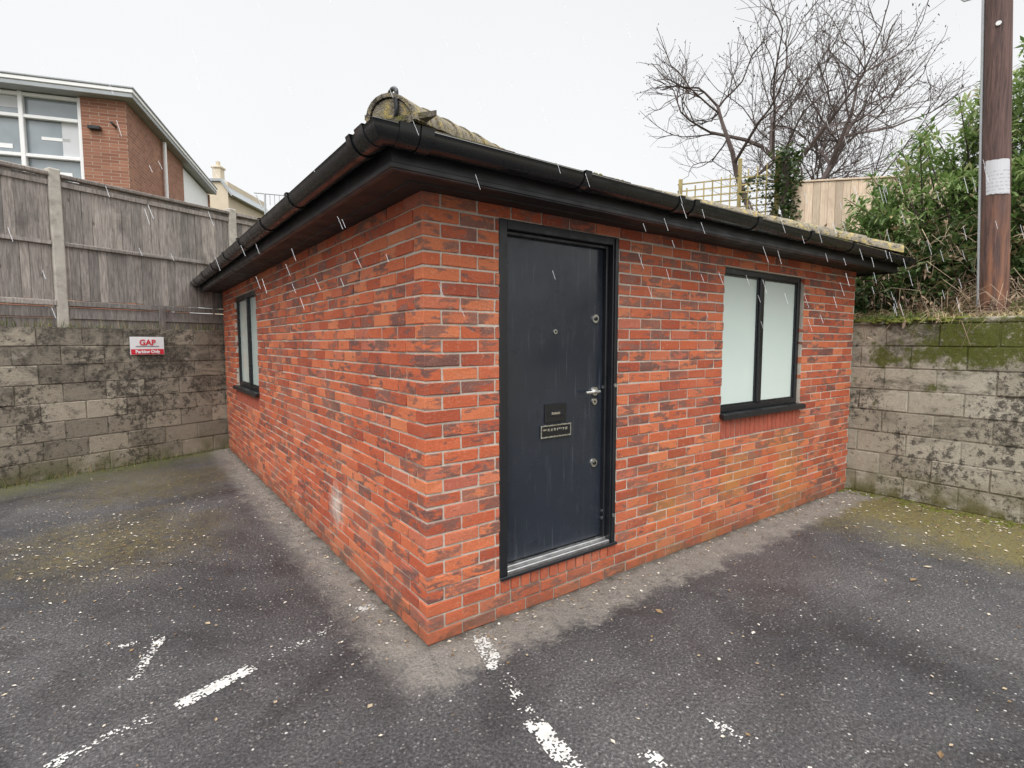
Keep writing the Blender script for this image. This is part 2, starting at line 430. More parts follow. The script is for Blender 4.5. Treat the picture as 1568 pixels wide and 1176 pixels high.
mortar(w,ident,.1,LX,2.42,.0060,.2,MORT,[(.475,1.45,.25,2.325),(2.70,4.05,1.01,2.25)])
mortar(w,leftmap,.0070,LY,2.42,.0070,.1,MORT,[(4.20,5.70,1.01,2.25)])
w.box((LX-.1,.2,0),(LX-.003,LY,2.42),MORT);w.box((.1,LY-.1,0),(LX-.1,LY-.003,2.42),MORT)
w.obj('mortar_joints',house)
# door
w=MB()
w.box((.475,-.004,.25),(.53,.12,2.325),FRAME,.004);w.box((1.395,-.004,.25),(1.45,.12,2.325),FRAME,.004)
w.box((.53,-.002,2.272),(1.395,.12,2.325),FRAME,.004)
w.box((1.372,.035,.29),(1.3945,.068,2.272),FRAME,.005);w.box((1.404,-.018,.26),(1.424,-.004,2.315),FRAME,.003);w.box((.53,.035,2.250),(1.372,.068,2.2715),FRAME,.004)
w.obj('door_frame',house)
w=MB();w.box((.532,.07,.292),(1.393,.115,2.27),DOOR,.004)
w.obj('door_leaf',house)
w=MB()
w.box((.531,-.004,.252),(1.394,.069,.278),ALU,.004);w.box((.531,.03,.2785),(1.394,.066,.291),ALU,.003);w.box((.47,-.022,.236),(1.455,-.005,.256),FRAME,.003)
w.obj('door_threshold',house)
w=MB()
def disc(x,z,r,y0,y1,mat,n=20):
    w.tube([(x,y0,z),(x,y1,z)],[r,r*.92],n,mat)
for z in (1.79,.815):
    disc(1.30,z,.031,.0695,.058,CHROME);disc(1.30,z,.013,.058,.050,BLACK)
disc(.95,1.70,.016,.0695,.062,CHROME);disc(.95,1.70,.008,.062,.060,BLACK)
disc(1.30,1.305,.031,.0695,.056,CHROME);disc(1.30,1.235,.024,.0695,.059,CHROME);disc(1.30,1.235,.008,.059,.057,BLACK)
w.tube([(1.30,.058,1.305),(1.30,.02,1.305)],.011,10,CHROME)
w.tube([(1.305,.022,1.305),(1.25,.018,1.305),(1.18,.022,1.303)],[.0115,.011,.010],10,CHROME)
for z in (1.33,.42,.47): w.tube([(1.3715,.052,z),(1.366,.052,z)],.012,12,CHROME)
for z in (1.345,.45): w.tube([(1.412,-.018,z),(1.412,-.024,z)],.013,12,CHROME)
w.obj('door_locks_and_handle',house)
w=MB()
w.box((.865,.060,1.125),(1.045,.0695,1.245),BLACK,.003)
w.box((.89,.056,1.165),(1.02,.0602,1.205),FRAME,.002);w.box((.915,.053,1.176),(.985,.0562,1.192),CHROME,.002)
a0,a1,b0,b1=.83,1.085,1.030,1.112
w.box((a0,.062,b0),(a1,.0695,b1),BLACK,.002)
for q in (((a0,.0575,b0),(a1,.0625,b0+.009)),((a0,.0575,b1-.009),(a1,.0625,b1)),((a0,.0572,b0+.009),(a0+.008,.0625,b1-.009)),((a1-.008,.0572,b0+.009),(a1,.0625,b1-.009))): w.box(*q,CHROME,.001)
x=a0+.02
while x<a1-.05:
    l=U(.008,.03)
    if R()<.75:w.box((x,.0595,b0+.045+U(-.006,.004)),(x+l,.0622,b0+.058),CHROME,.001)
    x+=l+U(.004,.012)
w.obj('letter_plate',house)
def window(mp,u0,u1,name):
    w=MB();z0,z1=1.045,2.25;d0,d1=.035,.098;f=.050
    w.box((u0,d0,z0),(u0+f,d1,z1),FRAME,.005,mp);w.box((u1-f,d0,z0),(u1,d1,z1),FRAME,.005,mp)
    w.box((u0+f,d0+.002,z0),(u1-f,d1,z0+f),FRAME,.004,mp);w.box((u0+f,d0+.002,z1-f),(u1-f,d1,z1),FRAME,.004,mp)
    mid=(u0+u1)/2-.03;w.box((mid-.032,d0-.006,z0+f),(mid+.032,d1,z1-f),FRAME,.005,mp)
    for a,b in ((u0+f,mid-.032),(mid+.032,u1-f)):
        t=.014;e=d0+.015
        w.box((a,e,z0+f),(a+t,d1-.01,z1-f),BLACK,.002,mp);w.box((b-t,e,z0+f),(b,d1-.01,z1-f),BLACK,.002,mp)
        w.box((a+t,e,z0+f),(b-t,d1-.01,z0+f+t),BLACK,.002,mp);w.box((a+t,e,z1-f-t),(b-t,d1-.01,z1-f),BLACK,.002,mp)
        w.box((a+t,d0+.03,z0+f+t),(b-t,d0+.045,z1-f-t),FROST,0,mp)
    w.box((u0-.02,-.045,1.012),(u1+.02,.09,1.044),FRAME,.006,mp);w.box((u0-.022,-.047,.995),(u1+.022,-.035,1.04),FRAME,.003,mp)
    w.obj(name,house)
window(ident,2.70,4.05,'front_window');window(leftmap,4.20,5.70,'side_window')
# eaves sweeps
def sweep(mb,prof,mat,closed=False):
    n=len(prof);vs=[];fs=[]
    for (o,z) in prof:
        vs+= [(-o,-o,z),(LX+o,-o,z),(LX+o,LY+o,z),(-o,LY+o,z)]
    rng=range(n) if closed else range(n-1)
    for i in rng:
        j=(i+1)%n
        for k in range(4): fs.append([i*4+k,i*4+(k+1)%4,j*4+(k+1)%4,j*4+k])
    mb.add(vs,fs,mat)
w=MB();sweep(w,[(-.05,2.395),(.262,2.395),(.262,2.41),(-.05,2.41)],SOFF,True)
sweep(w,[(.10,2.3945),(.105,2.388),(.115,2.388),(.12,2.3945)],SOFF);w.obj('soffit',house)
w=MB();sweep(w,[(.262,2.375),(.285,2.375),(.285,2.545),(.262,2.545)],FASC,True);sweep(w,[(.2851,2.379),(.293,2.382),(.293,2.40),(.2851,2.405)],FASC,False);w.obj('fascia',house)
GO,GZ,GR=.352,2.508,.063
w=MB()
pr=[]
for i in range(15):
    a=math.pi+math.pi*i/14;pr.append((GO+GR*math.cos(a),GZ+GR*math.sin(a)))
pr.append((GO+GR+.004,GZ+.004));pr.append((GO+GR-.003,GZ+.009))
for i in range(15):
    a=2*math.pi-math.pi*i/14;pr.append((GO+(GR-.004)*math.cos(a),GZ+(GR-.004)*math.sin(a)))
sweep(w,pr,BLACK,True);gt=w.obj('gutter',house,smooth=True)
gt.modifiers.new('es','EDGE_SPLIT').split_angle=math.radians(40)
w=MB()
def collar(side,p,wd=.05,extra=.007):
    r=GR+extra;vs=[];fs=[];n=14
    prof=[]
    for i in range(n+1):
        a=math.pi+math.pi*i/n;prof.append((GO+r*math.cos(a),GZ+r*math.sin(a)))
    prof.append((GO+r+.004,GZ+.016));prof.append((GO+r-.02,GZ+.016))
    for i in range(n+1):
        a=2*math.pi-math.pi*i/n;prof.append((GO+(r-.005)*math.cos(a),GZ+(r-.005)*math.sin(a)))
    m_=len(prof)
    for t in (p-wd/2,p+wd/2):
        for (o,z) in prof:
            vs.append((t,-o,z) if side==0 else (-o,t,z))
    for i in range(m_):
        j=(i+1)%m_;fs.append([i,j,m_+j,m_+i])
    for base in (0,m_):
        for i in range(n):
            fs.append([base+i,base+i+1,base+m_-1-i-1,base+m_-1-i])
    w.add(vs,fs,BLACK)
for p in (-.18,.75,1.55,1.70,2.45,3.25,4.05,4.85,5.42): collar(0,p,.045 if p>0 else .06)
for p in (-.14,.95,1.75,2.65,3.5,4.4,5.3,6.2,6.9): collar(1,p)
for sd_ in (0,1): collar(sd_,-.26,.09,.004)
cb=w.obj('gutter_brackets',house,smooth=True);cb.modifiers.new('es','EDGE_SPLIT').split_angle=math.radians(40)
# roof
w=MB();T=math.tan(math.radians(20.6));EO=.325;ZE=2.548
def rect(ins,z):
    o=EO-ins
    return [(-o,-o,z),(LX+o,-o,z),(LX+o,LY+o,z),(-o,LY+o,z)]
half=(LX+2*EO)/2;gch=.17;ins=0
while ins<half-.001:
    i2=min(ins+gch,half)
    A=rect(ins,ZE+ins*T-.012);B=rect(ins,ZE+ins*T+.010);C=rect(i2,ZE+i2*T)
    w.add(A+B+C,[[k,(k+1)%4,4+(k+1)%4,4+k] for k in range(4)]+[[4+k,4+(k+1)%4,8+(k+1)%4,8+k] for k in range(4)],TILE)
    ins=i2
A=rect(0,ZE-.012);B=rect(.08,ZE-.012);w.add(A+B,[[k,(k+1)%4,4+(k+1)%4,4+k] for k in range(4)],TILE)
for side in (0,1):
    LL=LX if side==0 else LY;u=-EO
    while u<LL+EO-.1:
        e=min(u+.165,LL+EO);mp=ident if side==0 else leftmap
        z=ZE+U(-.004,.003);o=EO+U(.0,.012);k=.25
        a=[(u+.002,-o,z-.012),(e-.002,-o,z-.012),(e-.002,-o,z+.008),(u+.002,-o,z+.008),(u+.002,-o+k,z+.012+k*T),(e-.002,-o+k,z+.012+k*T),(u+.002,-o+k,z-.012+k*T),(e-.002,-o+k,z-.012+k*T)]
        w.add(a,[(0,1,2,3),(3,2,5,4),(0,3,4,6),(1,7,5,2),(0,6,7,1)],TILE,None,mp);u+=.167
w.obj('roof_tiles',house)
# hip tiles
w=MB()
def hip(c0,c1,r0=.106):
    c0=Vector(c0);c1=Vector(c1);d=(c1-c0);L=d.length;d.normalize();s=d.cross(Vector((0,0,1)));s.normalize();up=s.cross(d)
    n=int(L/.36);sg=L/n
    for i in range(n):
        a=c0+d*(i*sg-.02);b=c0+d*((i+1)*sg+.02);ra=r0+.006+U(-.002,.002);rb=r0-.005;m_=12;vs=[];fs=[]
        jitter=s*U(-.004,.004)+up*U(-.003,.003)
        for (P,r,rr) in ((a,ra,1),(b,rb,1)):
            for t in (0,.016):
                for k in range(m_+1):
                    an=math.pi*k/m_;vs.append(tuple(P+jitter+s*(math.cos(an)*(r-t))+up*(math.sin(an)*(r-t))*.95+up*.004))
        q=m_+1
        for k in range(m_):
            fs+= [[k,k+1,2*q+k+1,2*q+k],[q+k,q+k+1,3*q+k+1,3*q+k],[k,k+1,q+k+1,q+k],[2*q+k,2*q+k+1,3*q+k+1,3*q+k]]
        w.add(vs,fs,HIP)
    vs=[];m_=12
    for (P,r) in ((c0-d*.012,r0-.012),(c1,r0-.02)):
        vs.append(tuple(P-up*.04))
        for k in range(m_+1):
            an=math.pi*k/m_;vs.append(tuple(P+s*(math.cos(an)*r)+up*(math.sin(an)*r)*.93))
    q=m_+2
    fs=[list(range(q)),list(range(q,2*q))]+[[1+k,2+k,q+2+k,q+1+k] for k in range(m_)]
    w.add(vs,fs,HIP)
zr=ZE+half*T+.02
e0=EO-.06
rp0=(LX/2,half-EO,zr);rp1=(LX/2,LY+EO-half,zr)
for c in ((-e0,-e0),(LX+e0,-e0)): hip((c[0],c[1],ZE+.030),rp0)
for c in ((-e0,LY+e0),(LX+e0,LY+e0)): hip((c[0],c[1],ZE+.030),rp1)
hip(rp0,rp1,.11)
hp=w.obj('hip_and_ridge_tiles',house,smooth=True);hp.modifiers.new('es','EDGE_SPLIT').split_angle=math.radians(35)
w=MB();pts=[];dv=Vector((-.7071,-.7071,0));base=Vector((-e0,-e0,ZE+.03))
prof=[(-.05,.0),(.0,-.005),(.02,.0),(.034,.02),(.036,.05),(.034,.085)]
for i in range(14):
    a=math.radians(-10+i*26);r=.026-.0010*i;prof.append((.010+r*math.cos(a),.108+r*math.sin(a)))
for o,z in prof: pts.append(base+dv*o+Vector((.8*(o-.01),-.8*(o-.01),z)))
w.tube(pts,.0095,8,BLACK);w.obj('hip_iron',house,smooth=True)
w=MB()
def clump(c,r,mat,fl=.55):
    vs=[];fs=[];n=8;m_=4
    for j in range(m_+1):
        ph=math.pi/2*j/m_
        for k in range(n):
            th=2*math.pi*k/n;rr=r*(1+U(-.25,.25))
            vs.append((c[0]+rr*math.cos(th)*math.cos(ph),c[1]+rr*math.sin(th)*math.cos(ph),c[2]+rr*fl*math.sin(ph)))
    for j in range(m_):
        for k in range(n): fs.append([j*n+k,j*n+(k+1)%n,(j+1)*n+(k+1)%n,(j+1)*n+k])
    w.add(vs,fs,mat)
for i in range(220):
    x=U(.3,5.5);x=x if R()<.75 else U(3,5.5);dy=U(0,.12)
    clump((x,-EO-.004+dy,ZE+dy*T),U(.006,.016),MOSS)
for i in range(60):
    t=U(0,1.4);clump((-e0+t+U(-.08,.08),-e0+t+U(-.08,.0),ZE+.03+t*T),U(.008,.02),MOSS)
for x in (.92,1.10):
    for i in range(5): clump((x+U(-.03,.03),-EO+U(0,.02),ZE+.01),U(.006,.012),MOSS,1.1)
w.obj('roof_moss',house,smooth=True)

# ---------- retaining walls ----------
w=MB()
masonry(w,lambda u,d,z:rw(u-8,d,z),13.5,8,.2275,.44,.19,BLKR,.009,.007,[],lambda c:0 if c%2==0 else -.2255,.004,.005)
w.box((-8,.009,0),(5.5,.18,1.812),BLKR,0,rw,rnd=(.1,.5,.5,1))
u=-8
while u<5.4:
    l=U(.25,.6);w.box((u,-.005+U(-.01,.01),1.815),(u+l,.2,1.835+U(0,.045)),BLKR,.014,rw,jit=.006);u+=l+.004
w.obj('right_block_retaining_wall')
w=MB()
for i in range(1000):
    u=U(-1,5.4);
    if noise.noise(Vector((u*1.3,3,0)))<-.2: continue
    clump(rw(u,U(-.014,.19),1.855+U(-.03,.015)),U(.012,.05),MOSS,.6)
for i in range(320):
    u=U(0,5.4);clump(rw(u,U(-.2,.01),0),U(.01,.03),MOSS,.4)
w.obj('wall_top_moss',smooth=True)
w=MB()
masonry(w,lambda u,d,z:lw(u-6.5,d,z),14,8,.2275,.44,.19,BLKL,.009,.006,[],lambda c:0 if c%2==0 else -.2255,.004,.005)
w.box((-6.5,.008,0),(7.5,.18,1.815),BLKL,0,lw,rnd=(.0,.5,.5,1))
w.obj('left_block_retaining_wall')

# sign
sg=empty('parking_sign')
SW=simple('sign_white',(.78,.78,.79),.4,var=.04);SR=simple('sign_red',(.62,.02,.04),.4,var=.08);SGY=simple('sign_grey_print',(.25,.25,.27),.5,var=.05)
w=MB();w.box((.865,-.012,1.47),(1.285,-.006,1.71),SW,.002,lw);w.box((.872,-.0145,1.475),(1.278,-.0125,1.545),SR,0,lw);w.box((.93,-.0140,1.575),(1.22,-.0125,1.588),SGY,0,lw)
w.obj('sign_panel',sg)
def text(body,size,u,z,mat,name,off=-.017):
    cu=bpy.data.curves.new(name,'FONT');cu.body=body;cu.size=size;cu.align_x='CENTER';cu.extrude=.0008;cu.offset=.0025;cu.materials.append(mat)
    o=bpy.data.objects.new(name,cu);scene.collection.objects.link(o);o.parent=sg
    xd=Vector((.918,.396,0));zd=Vector((.396,-.918,0));m=Matrix((xd,Vector((0,0,1)),zd)).transposed().to_4x4();m.translation=Vector(lw(u,off,z));o.matrix_world=m
text('GAP',.105,1.075,1.60,SR,'sign_heading');text('Parking Only',.058,1.075,1.492,SW,'sign_caption')

# ---------- left fence ----------
fence=empty('weathered_timber_fence')
w=MB()
posts=[-4.67,-2.46,-.25,1.96,4.17,6.38]
for p in posts: w.box((p-.06,.035,1.80),(p+.06,.16,3.70),CONC,.012,lw,jit=.002)
w.obj('concrete_posts',fence)
w=MB()
for a,b in zip(posts[:-1],posts[1:]):
    a+=.062;b-=.062
    for (z0,z1) in ((2.15,2.80),(2.83,3.60)):
        u=a+.005
        while u<b-.02:
            wd=U(.085,.12);e=min(u+wd,b-.002);t=U(0,.006)
            w.box((u,.080-t+U(0,.003),z0+U(-.006,.01)),(e,.10,z1+U(-.008,.008)),WOODL,.003,lw,jit=.002);u=e+U(-.001,.004)
    w.box((a,.035,2.075),(b,.10,2.145),WOODL,.006,lw,jit=.004);w.box((a,.045,2.795),(b,.10,2.845),WOODL,.006,lw,jit=.004)
    w.box((a,.025,3.605),(b,.125,3.65),WOODL,.008,lw,jit=.006);w.box((a,.055,3.50),(b,.079,3.56),WOODL,.005,lw,jit=.003)
    for (z0,z1,t) in ((1.93,2.06,.0),(1.80,1.925,.015)): w.box((a,.05+t,z0+U(-.01,.01)),(b,.085+t,z1),WOODL,.006,lw,jit=.006)
    w.box(((a+b)/2-.05,.03,1.80),((a+b)/2+.03,.05,2.12),WOODL,.006,lw,jit=.005)
w.obj('fence_boards',fence)

# ---------- banks ----------
def bankz(r,l):
    z=1.80+max(0,min(1.5,(r-5.7)*.33))
    return z+.06*noise.noise(Vector((r*1.3,l*1.3,0)))
w=MB();nx,ny=60,80;vs=[];fs=[]
for i in range(nx+1):
    for j in range(ny+1):
        r=5.40+(i/nx)**1.7*34;l=-8+j/ny*38;vs.append((r,l,bankz(r,l)+.02))
for i in range(nx):
    for j in range(ny): fs.append([i*(ny+1)+j,(i+1)*(ny+1)+j,(i+1)*(ny+1)+j+1,i*(ny+1)+j+1])
w.add(vs,fs,BANK);w.obj('grass_bank',smooth=True)
w=MB();vs=[lw(u,d,1.79) for u,d in ((-45,.17),(14,.17),(14,45),(-45,45))];w.add(vs,[(0,1,2,3)],BANK);w.obj('upper_ground')

# ---------- foliage ----------
def leaf(mb,p,d,ln,wd,mat,rnd,droop=.3):
    d=Vector(d).normalized();s=d.cross(Vector((U(-.3,.3),U(-.3,.3),1)))
    if s.length<1e-3:s=Vector((1,0,0))
    s.normalize();n=s.cross(d);p=Vector(p)
    tip=p+d*ln-Vector((0,0,ln*droop));mid=p+d*ln*.5+n*(-.12*wd)-Vector((0,0,ln*droop*.3))
    a=mid+s*wd*.5+n*wd*.15;b=mid-s*wd*.5+n*wd*.15
    mb.add([tuple(p),tuple(a),tuple(tip),tuple(b),tuple(mid)],[(0,1,4),(1,2,4),(2,3,4),(3,0,4)],mat,rnd)
def rosette(mb,p,out,n,ln,wd,mat,lo,hi):
    out=Vector(out).normalized();c=U(lo,hi)
    for i in range(n):
        v=Vector((U(-1,1),U(-1,1),U(-1,1)))
        d=(out*.55+v).normalized()
        leaf(mb,Vector(p)+v*.03,d,ln*U(.7,1.25),wd*U(.8,1.2),mat,(min(1,max(0,c+U(-.15,.15))),R(),R(),1),U(.05,.4))
def bush(name,ells,nros,ln,wd,mat,stem=True,nper=7,gap=-.22):
    w=MB();tot=sum(e[3]*e[4]*e[5] for e in ells)
    for (X,Y,z,rx,ry,rz,lo,hi) in ells:
        r,l=RL(X,Y);k=int(nros*(rx*ry*rz)/tot)
        c=Vector((r,l,z))
        for i in range(k):
            v=Vector((random.gauss(0,1),random.gauss(0,1),random.gauss(0,1))).normalized()
            q=R()**.33
            q*=1+.45*noise.noise(v*2.6+c)
            p=c+Vector((v.x*rx*q,v.y*ry*q,v.z*rz*q))
            if noise.noise(p*2.1)<gap: continue
            if p.z<bankz(p.x,p.y) or p.x<5.35: continue
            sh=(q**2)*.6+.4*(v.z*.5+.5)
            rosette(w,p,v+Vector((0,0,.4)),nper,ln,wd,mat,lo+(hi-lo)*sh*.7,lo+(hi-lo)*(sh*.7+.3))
        if stem:
            for i in range(16):
                b=Vector((r+U(-.3,.3)*rx,l+U(-.3,.3)*ry,bankz(r,l)))
                v=Vector((random.gauss(0,1),random.gauss(0,1),abs(random.gauss(0,1))+.3)).normalized()
                t=c+Vector((v.x*rx,v.y*ry,v.z*rz))*U(1.0,1.5)
                m1=b.lerp(t,.4)+Vector((U(-.1,.1),U(-.1,.1),.1))
                w.tube([b,m1,t],[.022,.014,.005],5,BARK)
                for k in range(16):
                    f=U(.55,1.05);pp=m1.lerp(t,f);rosette(w,pp,t-m1,4,ln,wd,mat,lo,hi)
    return w.obj(name,recalc=False)
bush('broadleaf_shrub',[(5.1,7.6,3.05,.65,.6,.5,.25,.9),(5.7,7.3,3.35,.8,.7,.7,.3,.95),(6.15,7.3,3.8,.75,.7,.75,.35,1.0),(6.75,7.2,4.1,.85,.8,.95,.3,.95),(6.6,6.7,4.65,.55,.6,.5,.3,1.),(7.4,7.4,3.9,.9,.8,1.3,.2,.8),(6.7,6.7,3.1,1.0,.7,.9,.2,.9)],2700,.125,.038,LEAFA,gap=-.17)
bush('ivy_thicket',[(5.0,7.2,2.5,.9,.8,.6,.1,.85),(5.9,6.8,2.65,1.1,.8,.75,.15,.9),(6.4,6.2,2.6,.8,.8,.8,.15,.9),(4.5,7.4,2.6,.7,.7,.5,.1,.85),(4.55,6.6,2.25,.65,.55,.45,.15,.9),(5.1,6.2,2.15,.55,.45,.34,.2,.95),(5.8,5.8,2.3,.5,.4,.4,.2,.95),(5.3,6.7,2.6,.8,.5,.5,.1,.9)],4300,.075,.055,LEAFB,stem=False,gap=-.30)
# dead brambles and stems
w=MB()
for i in range(1050):
    X=U(4.2,6.8);Y=U(5.3,7.4);r,l=RL(X,Y)
    if r<5.40: r=5.40+U(0,.6)
    b=Vector((r,l,bankz(r,l)));hgt=U(.5,1.1) if (Y>6 and R()<.35) else 0
    b.z+=hgt*.6
    d=Vector((U(-1.2,.3),U(-1.2,.6),U(.2,1.1))).normalized();L=U(.2,.75)
    p1=b+d*L*.5;p2=p1+(d+Vector((U(-.5,.2),U(-.5,.2),-.5)))*L*.35;p3=p2+(d*.5+Vector((U(-.8,.3),U(-.8,.3),-1.3)))*L*.35
    rad=U(.6,1.2)
    w.tube([b,p1,p2,p3],[.0045*rad,.0038*rad,.003*rad,.0018],3,DEAD,rnd=(R(),R(),R(),1),cap=False)
    if R()<.6:
        for k in range(3): leaf(w,p1.lerp(p3,R()),(U(-1,1),U(-1,1),U(-1,.4)),U(.04,.09),U(.02,.04),DEAD,(R(),R(),R(),1))
w.obj('dead_brambles',recalc=False)
def grow(mb,p,d,ln,rad,lev,maxlev,spread,mat,up=.08,kids=(2,4),tipcb=None):
    n=3 if lev<maxlev else 2;pts=[Vector(p)];rs=[rad];dd=Vector(d).normalized()
    for i in range(n):
        dd=(dd+Vector((U(-1,1),U(-1,1),U(-1,1)))*.20+Vector((0,0,up))).normalized()
        pts.append(pts[-1]+dd*ln/n);rs.append(rad*(1-.30*(i+1)/n))
    mb.tube(pts,rs,7 if lev==0 else 5 if lev<3 else 3,mat,cap=False)
    if lev>=maxlev:
        if tipcb: tipcb(pts[-1],dd)
        return
    k=random.randint(*kids)
    for i in range(k):
        f=U(.35,1) if i>0 else 1.0
        j=f*n;a=int(min(n-1,j));P=pts[a].lerp(pts[a+1],j-a) if f<1 else pts[-1]
        ax=Vector((U(-1,1),U(-1,1),U(-.6,.8))).normalized()
        nd=(dd+ax*spread*(1 if i>0 else .5)).normalized()
        grow(mb,P,nd,max(.25,ln*U(.64,.86)),max(.0042,rad*(.68 if i==0 else U(.46,.58))),lev+1,maxlev,spread,mat,up,kids,tipcb)
def tree(name,X,Y,z,ln,rad,seed,lev=7,lean=(0,0,1),spread=1.05,kids=(3,4)):
    random.seed(seed);w=MB();r,l=RL(X,Y)
    def bud(p,d):
        for k in range(2):
            if R()<.6: leaf(w,p+Vector((U(-.06,.06),U(-.06,.06),U(-.06,.06))),(U(-1,1),U(-1,1),U(-1,1)),U(.03,.07),.028,BARK,(0,0,0,1))
    grow(w,(r,l,z),lean,ln,rad,0,lev,spread,BARK,.05,kids,bud)
    return w.obj(name,recalc=False)
tree('bare_tree',6.05,13.2,2.6,2.15,.12,11,6,(-.08,0,1))
tree('bare_tree',7.6,13.4,2.6,2.6,.14,5,6,(.0,0,1))
random.seed(21)
# telegraph pole
tp=empty('telegraph_pole');w=MB();r,l=RL(4.93,5.42)
lean=Vector((-.045,.033,1));b=Vector((r,l,1.7));pts=[b+lean*(7.4*i/24) for i in range(25)]
w.tube(pts,[.116-.03*i/24 for i in range(25)],20,POLE);w.obj('pole_shaft',tp,smooth=True)
w=MB()
side=Vector((RL(-1,0)[0]-RL(0,0)[0],RL(-1,0)[1]-RL(0,0)[1],0)).normalized()
tov=Vector((-1.246-r,-2.463-l,0)).normalized()
sd=Vector((-tov.y,tov.x,0))
if sd.dot(side)<0: sd=-sd
w.tube([p+sd*(.127-.0012*i)+tov*.01 for i,p in enumerate(pts[:14])],.013,8,GALV);w.obj('cable_conduit',tp,smooth=True)
w=MB();vs=[];fs=[]
for zi,z in enumerate((3.09,3.42)):
    c=b+lean*(z-1.7)
    for k in range(11):
        a=math.radians(-58+100*k/10+(2 if zi else -2));v=tov*math.cos(a)+sd*math.sin(a);q=c+v*(.1165);q.z=z+U(-.004,.004)+k*.0012;vs.append(tuple(q))
for k in range(10): fs.append([k,k+1,12+k,11+k])
w.add(vs,fs,PAPER);w.obj('pole_notice',tp)
w=MB();c=b+lean*3.0;w.tube([c+tov*.10,c+tov*.118],.022,12,CHROME)
c=b+lean*3.35;w.tube([c+sd*.1,c+sd*.26+Vector((0,0,.01)),c+sd*.29+Vector((0,0,.05))],.010,7,GALV)
c=b+lean*3.42;w.tube([c-sd*.1,c-sd*.3],.010,7,GALV);w.obj('pole_step_irons',tp)

def seg(A,B):
    a=Vector((*RL(*A),0));b=Vector((*RL(*B),0));d=(b-a);L=d.length;d.normalize();n=Vector((d.y,-d.x,0))
    return L,(lambda u,dd,z:tuple(a+d*u-n*dd+Vector((0,0,z))))
w=MB();L,mp=seg((4.95,9.6),(8.6,8.9));u=0
while u<L:
    w.box((u,U(0,.004),2.6),(u+.118,.02,4.45+U(-.008,.008)),WOODR,.003,mp);u+=.121
for i in range(3): w.box((i*1.83,-.03,2.6),(i*1.83+.09,-.001,4.50),WOODR,.005,mp)
w.box((0,-.02,4.455),(L,.04,4.485),WOODR,.004,mp)
w.obj('garden_timber_fence')
w=MB();L,mp=seg((3.2,10.4),(4.75,9.75))
for i in range(12): w.box((i*L/11-.012,0,3.9),(i*L/11+.012,.012,4.55+.35*i/11*1.0),TREL,0,mp)
for k in range(6):
    z=4.0+k*.13;w.box((-.02,.0125,z),(L+.02,.024,z+.024),TREL,0,mp)
w.box((L*.62,-.03,3),(L*.62+.07,.04,5.0),TREL,.005,mp);w.box((L-.02,-.03,3),(L+.06,.04,5.05),TREL,.005,mp);w.box((0,-.03,3),(.07,.04,4.75),TREL,.005,mp)
for k in range(12): w.box((0,.025,2.6+k*.11),(L,.04,2.7+k*.11),TREL,.003,mp)
w.obj('trellis_fence')
w=MB();r,l=RL(4.85,9.6);w.tube([(r,l,2.6),(r,l,5.0)],.06,8,BARK)
for i in range(560):
    a=U(0,6.28);z=U(2.8,5.05);v=Vector((math.cos(a),math.sin(a),0));rosette(w,Vector((r,l,z))+v*U(.08,.24)*(1+.6*noise.noise(Vector((z*3,a,0)))),v,3,.08,.06,LEAFB,.2,.85)
for i in range(60):
    rosette(w,Vector((*RL(U(4.1,4.8),9.7),U(4.2,4.6))),(0,0,1),3,.07,.05,LEAFB,.2,.85)
w.obj('ivy_covered_post',recalc=False)
w=MB()
for i in range(7500):
    rr=5.36+abs(random.gauss(0,.42));ll=U(-4.5,1.6)
    dry=(noise.noise(Vector((rr*2,ll*1.5,0)))>-.05)
    h=U(.06,.28);p=Vector((rr,ll,bankz(rr,ll)+.01));d=Vector((U(-1.1,.4),U(-.6,.6),.8)).normalized();s=Vector((U(-1,1),U(-1,1),0)).normalized()*.0042
    q=p+d*h*.6;e=q+(d+Vector((U(-.9,.3),U(-.5,.5),-1.3)))*h*.6
    w.add([tuple(p-s),tuple(p+s),tuple(q+s),tuple(q-s),tuple(e)],[(0,1,2,3),(3,2,4)],GRASS,((U(.45,1) if dry else U(0,.45)),R(),R(),1))
w.obj('bank_grass',recalc=False)
w=MB()
for i in range(900):
    u=U(-.3,4.5);p=Vector(lw(u,-.01-abs(random.gauss(0,.05)),0)) if R()<.5 else Vector(lw(u,U(.0,.04),1.82))
    h=U(.03,.16);d=Vector((U(-.5,.5),U(-.9,.2),1)).normalized();s=Vector((U(-1,1),U(-1,1),0)).normalized()*.004;q=p+d*h
    w.add([tuple(p-s),tuple(p+s),tuple(q)],[(0,1,2)],GRASS,(U(0,.9),R(),R(),1))
w.obj('wall_foot_weeds',recalc=False)
w=MB()
def litter(x,y,s=1):
    if (x>-.03 and y>-.03) or x>5.2: return
    a=U(0,6.28);ln=U(.010,.032)*s;d=Vector((math.cos(a),math.sin(a),U(-.1,.3)));leaf(w,(x,y,.008),d,ln,ln*U(.4,.8),LITT,(R()**.8,R(),R(),1),.1)
for i in range(1700): litter(U(-5,5.2),U(-3.2,5.5),.85)
for i in range(450): litter(random.gauss(-1.35,.6),random.gauss(2.9,.6),1.0)
for i in range(600): litter(5.2-abs(random.gauss(0,.8)),U(-3,-.05),1.2)
for i in range(300): litter(U(0,5.2),-abs(random.gauss(0,.12))-.02,.9)
for i in range(300): litter(-abs(random.gauss(0,.1))-.03,U(0,6.6),.9)
for i in range(30): litter(U(-2.5,5),U(-2.5,1),2.0)
w.obj('fallen_leaves',recalc=False)

